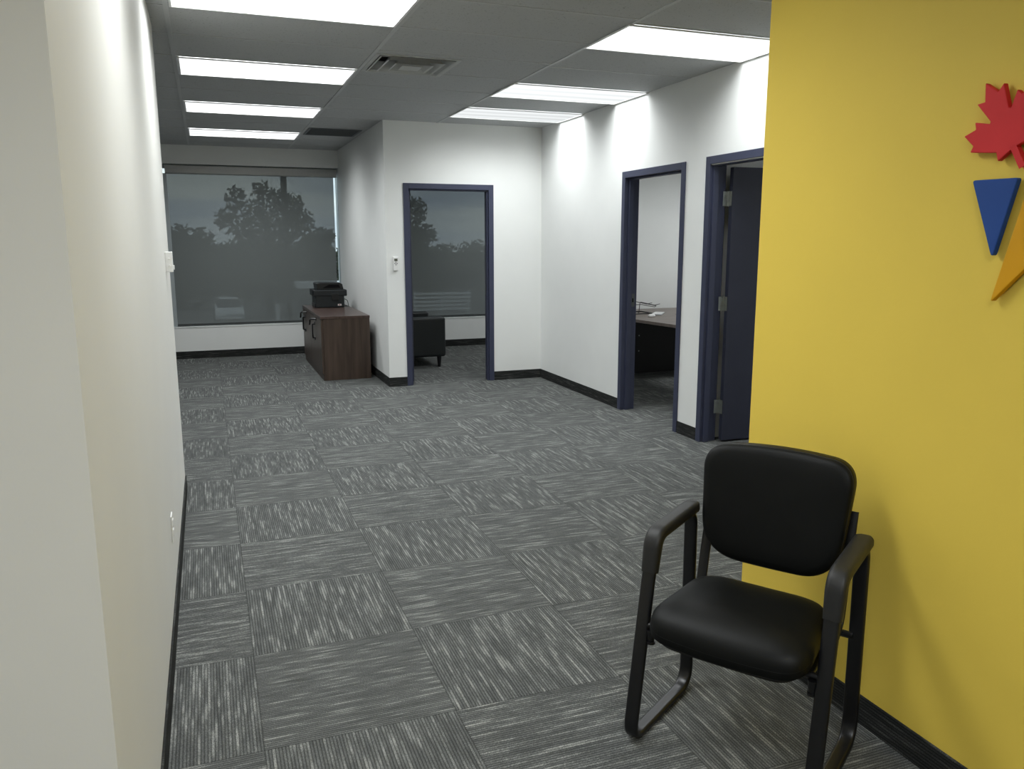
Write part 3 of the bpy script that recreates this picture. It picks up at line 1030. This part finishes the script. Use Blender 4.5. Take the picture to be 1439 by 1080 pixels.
# ------------------------------------------------------------------ storage cabinet
CX0, CX1, CY0, CY1, CT = 1.135, 1.672, 9.006, 10.76, .712
cab = empty('storage_cabinet', (CX0, CY0, 0))
tag(cab, 'low dark walnut two-door cabinet against the alcove wall', 'cabinet')
dx, dy = CX1 - CX0, CY1 - CY0
bd = box('body', .022, dx, 0, dy, 0, CT - .028, M['walnut'], cab, .0015)
box('cabinet_top', -.004, dx + .003, -.004, dy + .004, CT - .028, CT, M['walnut_top'], cab, .002)
box('plinth', .012, .022, .004, dy - .004, 0, .07, M['walnut'], cab)
for j, (y0, y1, hyy) in enumerate(((.004, .985, .535), (.991, dy - .004, 1.49))):
    dr = box('door', .0, .0215, y0, y1, .074, CT - .034, M['walnut'], cab, .0015)
    bm = bmesh.new()
    sweep(bm, round_path([(-.0, hyy, .585), (-.03, hyy, .585), (-.03, hyy, .425), (0, hyy, .425)], [0, .012, .012, 0], seg=5), section(.045, .018, 4), lateral=(0, 1, 0))
    hd = obj('handle', bm, M['black_metal'], dr, smooth=True, auto=45)
    tag(hd, 'black vertical bar pull')
    for z in (.600, .412):
        bm = bmesh.new()
        cyl(bm, (.0, hyy, z), (-.010, hyy, z), .016, n=12)
        obj('screw_cap', bm, M['black_metal'], dr)
    bm = bmesh.new()
    ly = hyy - .12
    sweep(bm, round_path([(0, ly - .02, .655), (-.050, ly, .655), (-.062, ly + .04, .650), (-.064, ly + .075, .585)], [0, .02, .04, 0], seg=6), section(.022, .016, 4))
    lv = obj('lock_lever', bm, M['black_metal'], dr, smooth=True, auto=45)
    tag(lv, 'black bent lock lever')
    bm = bmesh.new(); cyl(bm, (0, ly - .02, .655), (-.008, ly - .02, .655), .018, n=14)
    obj('lock_rose', bm, M['black_metal'], dr)

# ------------------------------------------------------------------ printer
pr = empty('printer', (1.236, 10.2, CT))
tag(pr, 'black multifunction laser printer standing on the walnut cabinet', 'printer')
box('body', 0, .352, 0, .37, .003, .190, M['printer'], pr, .010, 3)
box('scanner_unit', -.024, .386, -.006, .378, .143, .222, M['printer'], pr, .012, 3)
bm = bmesh.new()                               # document feeder with sloped ends
prof = [(.028, .222), (.020, .300), (.060, .310), (.300, .308), (.336, .290), (.350, .222)]
prism(bm, prof, lambda u, v, t: (u, t, v), .02, .355)
af = obj('document_feeder', bm, M['printer_dark'], pr, bevel=.006)
bm = bmesh.new()
prism(bm, [(.09, .245), (.17, .285), (.29, .285), (.31, .245)], lambda u, v, t: (u, t, v), .016, .022)
obj('feeder_slot', bm, M['black_hole'], af)
box('control_panel', -.030, .050, .02, .34, .212, .226, M['printer_dark'], pr, .004)
box('side_cover', .196, .282, -.010, .001, .088, .176, M['printer_dark'], pr, .004)
box('sticker', .268, .314, -.0022, -.0002, .024, .046, M['sticker'], pr)
box('sticker_print', .282, .300, -.0026, -.0021, .029, .041, principled('red_print', (.35, .10, .10), .5), pr)
box('side_vent', -.027, -.022, .02, .06, .155, .205, M['black_hole'], pr)
box('paper_tray', -.008, .03, .03, .34, .006, .055, M['printer_dark'], pr, .004)
bm = bmesh.new()
sweep(bm, round_path([(1.59, 10.30, CT + .105), (1.638, 10.28, CT + .085), (1.650, 10.27, CT + .004), (1.645, 10.36, CT + .004), (1.60, 10.44, CT + .004)], [0, .05, .03, .05, 0], seg=6), section(.007, .007, 4))
o = obj('power_cord', bm, M['wire'], None, smooth=True)
tag(o, 'black cord looping from the printer down to the cabinet top', 'cord')

# ------------------------------------------------------------------ armchair in the back office
ac = empty('armchair', (2.22, 9.85, 0))
tag(ac, 'black leather armchair seen from its side through the back doorway', 'armchair')
# faces +x... the visible face is the outer side panel (toward -y)
def rbox(name, x0, x1, y0, y1, z0, z1, mat, r=.03, parent=ac):
    return box(name, x0, x1, y0, y1, z0, z1, mat, parent, r, 4)
rbox('armrest', -.31, .487, -.31, -.16, .125, .612, M['sofa'])
rbox('armrest', -.31, .487, .50, .65, .125, .612, M['sofa'])
rbox('backrest', -.31, -.12, -.155, .495, .125, .70, M['sofa'])
rbox('seat_base', -.115, .47, -.155, .495, .13, .30, M['sofa'])
rbox('seat_cushion', -.115, .48, -.150, .490, .305, .44, M['sofa'], .04)
for x, y in ((.40, -.30), (.40, .60), (-.24, -.30), (-.24, .60)):
    bm = bmesh.new()
    cyl(bm, (x, y + .0, 0), (x, y, .128), .017, .029, 14)
    obj('leg', bm, M['black_metal'], ac, smooth=True, auto=45)

# ------------------------------------------------------------------ desk in the right-hand office
dk = empty('office_desk', (4.06, 8.36, 0))
tag(dk, 'dark walnut L-shaped desk with black panels inside the lit side office', 'desk')
def dkl(x, y): return (x - 4.06, y - 8.36)
top = [dkl(*p) for p in ((4.06, 8.36), (4.06, 7.25), (4.10, 6.95), (4.155, 6.55), (4.20, 6.2), (4.75, 6.2), (4.75, 7.62), (6.05, 7.62), (6.05, 8.36))]
bm = bmesh.new()
prism(bm, top, lambda u, v, t: (u, v, t), .712, .742)
obj('desk_top', bm, M['desk_top'], dk, bevel=.002)
bm = bmesh.new(); bx(bm, .03, 1.98, -.105, -.08, .0, .7115)
mp_ = obj('modesty_panel', bm, M['desk_dark'], dk)
for z in (.62, .44, .26):
    bm = bmesh.new(); cyl(bm, (.62, -.1052, z), (.62, -.1075, z), .007, n=10)
    obj('screw_cap', bm, M['steel'], mp_)
box('end_panel', .18, .66, -2.12, -2.09, 0, .7115, M['desk_dark'], dk)
box('end_panel', 1.955, 1.985, -.70, -.11, 0, .7115, M['desk_dark'], dk)

# monitor stand of bent wire
st = empty('wire_laptop_stand', (4.41, 7.80, .742))
tag(st, 'black bent-wire stand at the back of the desk', 'laptop stand')
s5 = section(.0075, .0075, 4)
for k, yy in enumerate((0, .17)):
    bm = bmesh.new()
    p = [(-.02, yy, .003), (.0, yy, .006), (.012, yy, .128), (.195, yy, .088), (.262, yy, .100)]
    sweep(bm, round_path(p, [0, .01, .012, .02, 0], seg=5), s5)
    obj('wire_arm', bm, M['wire'], st, smooth=True)
bm = bmesh.new()
sweep(bm, round_path([(-.14, -.10, .108), (-.02, -.10, .108), (.15, -.08, .075), (.20, -.03, .083), (.20, .17, .088)], [0, .02, .03, .03, 0], seg=5), s5)
obj('wire_shelf', bm, M['wire'], st, smooth=True)
bm = bmesh.new()
sweep(bm, round_path([(-.13, -.06, .006), (.14, -.06, .006), (.14, .2, .006), (-.13, .2, .006)], .02, closed=True, seg=5), section(.012, .010, 4), closed=True)
obj('base_ring', bm, M['wire'], st, smooth=True)

kb = empty('keyboard', (4.58, 7.68, .742), math.radians(52))
tag(kb, 'slim silver keyboard lying on the office desk', 'keyboard')
box('keyboard_body', -.15, .15, -.058, .058, .0, .011, M['keyboard'], kb, .003)
ks = []
for r in range(4):
    for c_ in range(13): ks.append((-.142 + c_ * .0219, -.142 + c_ * .0219 + .019, -.050 + r * .025, -.050 + r * .025 + .021, .011, .0135))
boxes('keys', ks, M['white_plastic'], kb)
bm = bmesh.new()
oo = [(.055 * math.cos(t) , .032 * math.sin(t)) for t in [2 * math.pi * i / 28 for i in range(28)]]
cushion(bm, oo, [(.003, .0), (.0, .004), (.001, .014), (.006, .022), (.014, .028), (.022, .031)])
ms = obj('computer_mouse', bm, M['white_plastic'], None, smooth=True, loc=(4.35, 7.42, .742))
ms.rotation_euler = (0, 0, .5)
tag(ms, 'white computer mouse on the desk in front of the keyboard', 'mouse')

# ------------------------------------------------------------------ outside
GZ = -3.6
tag(box('ground', -160, 200, 12.4, 320, GZ - .2, GZ, M['asphalt']), kind='structure')

def tree(name, x, y, h, clumps, label, cat, mat, trunk=True, n=1500, leaf=.34, group=None, seed=1):
    """clumps: (dx, z, rx, rz) masses of foliage above the base"""
    rnd = random.Random(seed)
    root = empty(name, (x, y, GZ))
    tag(root, label, cat, group)
    bm = bmesh.new()
    tot = sum(c[2] * c[3] for c in clumps)
    for dx_, z_, rx, rz in clumps:
        for _ in range(int(n * rx * rz / tot)):
            # points toward the shell of the clump
            v = Vector((rnd.gauss(0, 1), rnd.gauss(0, 1), rnd.gauss(0, 1))).normalized() * (rnd.random() ** .45)
            p = Vector((dx_ + v.x * rx, v.y * rx * .8, z_ + v.z * rz))
            if p.z < .05: p.z = .05 + rnd.random() * .3
            a = Vector((rnd.uniform(-1, 1), rnd.uniform(-1, 1), rnd.uniform(-1, 1))).normalized()
            b = a.orthogonal().normalized()
            s = leaf * rnd.uniform(.6, 1.3)
            vs = [bm.verts.new(p + a * s * .5), bm.verts.new(p + b * s * .3), bm.verts.new(p - a * s * .5), bm.verts.new(p - b * s * .3)]
            bm.faces.new(vs)
    me = bpy.data.meshes.new('foliage'); bm.to_mesh(me); bm.free()
    me.materials.append(mat)
    f = bpy.data.objects.new('foliage', me); COL.objects.link(f); f.parent = root
    if trunk:
        bm = bmesh.new()
        cyl(bm, (0, 0, -.05), (.1, 0, h * .45), .28, .18, 10)
        for dx_, z_, rx, rz in clumps:
            cyl(bm, (.08, 0, h * .3), (dx_, 0, z_), .12, .04, 7)
        obj('trunk', bm, M['bark'], root, smooth=True)
    return root

TG = 'trees outside the windows'
tree('tall_tree', 3.9, 58, 9.2, [(-2.4, 6.6, .9, .9), (-1.8, 7.9, .75, .8), (-.1, 8.4, .7, .8), (1.0, 7.9, .8, .8), (-.3, 6.9, 1.3, 1.1), (1.9, 7.4, .7, 1.1), (2.5, 6.5, .75, .9),
     (1.2, 6.2, 1.4, 1.2), (-1.0, 5.6, 1.5, 1.1), (3.1, 5.3, .9, 1.0), (0.4, 4.4, 3.4, 1.6), (0.2, 2.6, 3.8, 1.9)],
     'tall dark tree outside, seen through the blind left of the mullion', 'tree', M['leaf'], n=5200, leaf=.36, group=TG, seed=3)
tree('bushy_tree', -1.9, 66, 6.4, [(.3, 5.5, 1.1, .9), (-1.1, 5.3, 1.0, .9), (1.7, 5.4, .9, .75), (.2, 3.6, 2.6, 1.8), (0, 1.8, 3.0, 1.9)],
     'rounded dark tree outside, at the left end of the alcove blind', 'tree', M['leaf'], n=3000, leaf=.38, group=TG, seed=5)
tree('bushy_tree', 8.6, 66, 5.8, [(-.4, 5.0, .7, .7), (.5, 5.4, .6, .7), (.0, 3.4, 1.2, 1.7), (0, 1.7, 1.3, 1.8)],
     'rounded dark tree outside, at the right edge of the alcove blind', 'tree', M['leaf'], n=2600, leaf=.38, group=TG, seed=6)
tree('tall_tree', 13.6, 58, 8.6, [(-.2, 7.6, 1.0, 1.0), (.9, 7.2, .7, 1.0), (-1.4, 6.8, 1.1, 1.2), (1.4, 5.6, .9, .9), (.2, 5.6, 1.5, 1.3), (.2, 3.8, 2.3, 1.6), (.1, 2.0, 2.8, 1.9)],
     'tall dark tree outside, seen through the blind in the back doorway', 'tree', M['leaf'], n=4200, leaf=.36, group=TG, seed=8)
for i, (x, y, w, hh, lb) in enumerate(((-8.5, 74, 5.5, 6.0, 'low spreading hedge outside, behind the rounded tree on the left'), (2.5, 88, 6.0, 5.6, 'low spreading hedge outside, behind the tall tree of the alcove window'),
                                      (13.5, 74, 6.0, 5.3, 'low spreading hedge outside, between the two windows'), (24.5, 88, 6.5, 5.3, 'low spreading hedge outside, right of the tall tree in the doorway'), (36.5, 74, 7, 5.4, 'low spreading hedge outside, farthest right'))):
    rr = random.Random(20 + i)
    cl = [(rr.uniform(-w * .8, w * .8), hh * rr.uniform(.66, .8), w * .35, hh * .2) for _ in range(7)] + [(0, hh * .42, w, hh * .42), (-w * .4, hh * .3, w * .6, hh * .3), (w * .4, hh * .3, w * .6, hh * .3)]
    tree('hedge', x, y, hh, cl, lb, 'hedge', M['leaf2'], trunk=False, n=4200, leaf=.5, group='hedges across the car park', seed=30 + i)

def car(x, y, label):
    root = empty('car', (x, y, GZ))
    tag(root, label, 'car', 'cars in the car park')
    bm = bmesh.new()      # body: profile along y (front toward the building), extruded across x
    prof = [(-2.15, .28), (-2.2, .62), (-2.0, .82), (-1.1, .95), (1.5, .98), (2.1, .92), (2.15, .3)]
    prism(bm, prof, lambda u, v, t: (t, u, v), -.86, .86)
    obj('body', bm, M['pale_paint'], root, bevel=.06)
    bm = bmesh.new()
    A = [(-.72, -1.05, .95), (.72, -1.05, .95), (.76, 1.6, .97), (-.76, 1.6, .97)]
    B = [(-.58, -.35, 1.43), (.58, -.35, 1.43), (.60, 1.0, 1.45), (-.60, 1.0, 1.45)]
    a = [bm.verts.new(p) for p in A]; b = [bm.verts.new(p) for p in B]
    bm.faces.new(a[::-1]); bm.faces.new(b)
    for k in range(4): bm.faces.new((a[k], a[(k + 1) % 4], b[(k + 1) % 4], b[k]))
    obj('windows', bm, M['car_glass'], root)
    box('roof', -.58, .58, -.36, 1.02, 1.43, 1.48, M['pale_paint'], root, .02)
    for wx in (-.78, .78):
        for wy in (-1.35, 1.3):
            bm = bmesh.new(); cyl(bm, (wx - .1, wy, .31), (wx + .1, wy, .31), .31, n=18)
            obj('wheel', bm, M['tyre'], root)
car(1.2, 55.5, 'pale car parked outside, faintly visible through the alcove blind')
pv = empty('shed', (6.6, 51.5, GZ))
tag(pv, 'low outbuilding with a pale flat roof outside, faintly visible behind the printer', 'outbuilding')
box('wall', -1.3, 1.3, -.8, .8, 0, 2.28, M['mullion'], pv)
box('roof', -1.5, 1.5, -1.0, 1.0, 2.28, 2.62, M['pale_paint'], pv)
sg = empty('bollard', (4.2, 55, GZ))
tag(sg, 'white post outside, faintly visible left of the mullion', 'post')
bm = bmesh.new(); cyl(bm, (0, 0, 0), (0, 0, .95), .13, .12, 14)
obj('post', bm, M['pale_paint'], sg)
bm = bmesh.new(); cyl(bm, (0, 0, .95), (0, 0, 1.05), .17, .05, 14)
obj('post_cap', bm, M['pale_paint'], sg)
fe = empty('slat_fence', (15.2, 54.5, GZ))
tag(fe, 'pale horizontal slat fence outside, faintly visible above the armchair', 'fence')
boxes('slats', [(-2.0, 2.1, -.02, .02, .35 + k * .27, .35 + k * .27 + .15) for k in range(5)], M['pale_paint'], fe)
for x in (-1.9, 0, 1.95):
    box('post', x - .05, x + .05, .0205, .12, 0, 1.7, M['pale_paint'], fe)
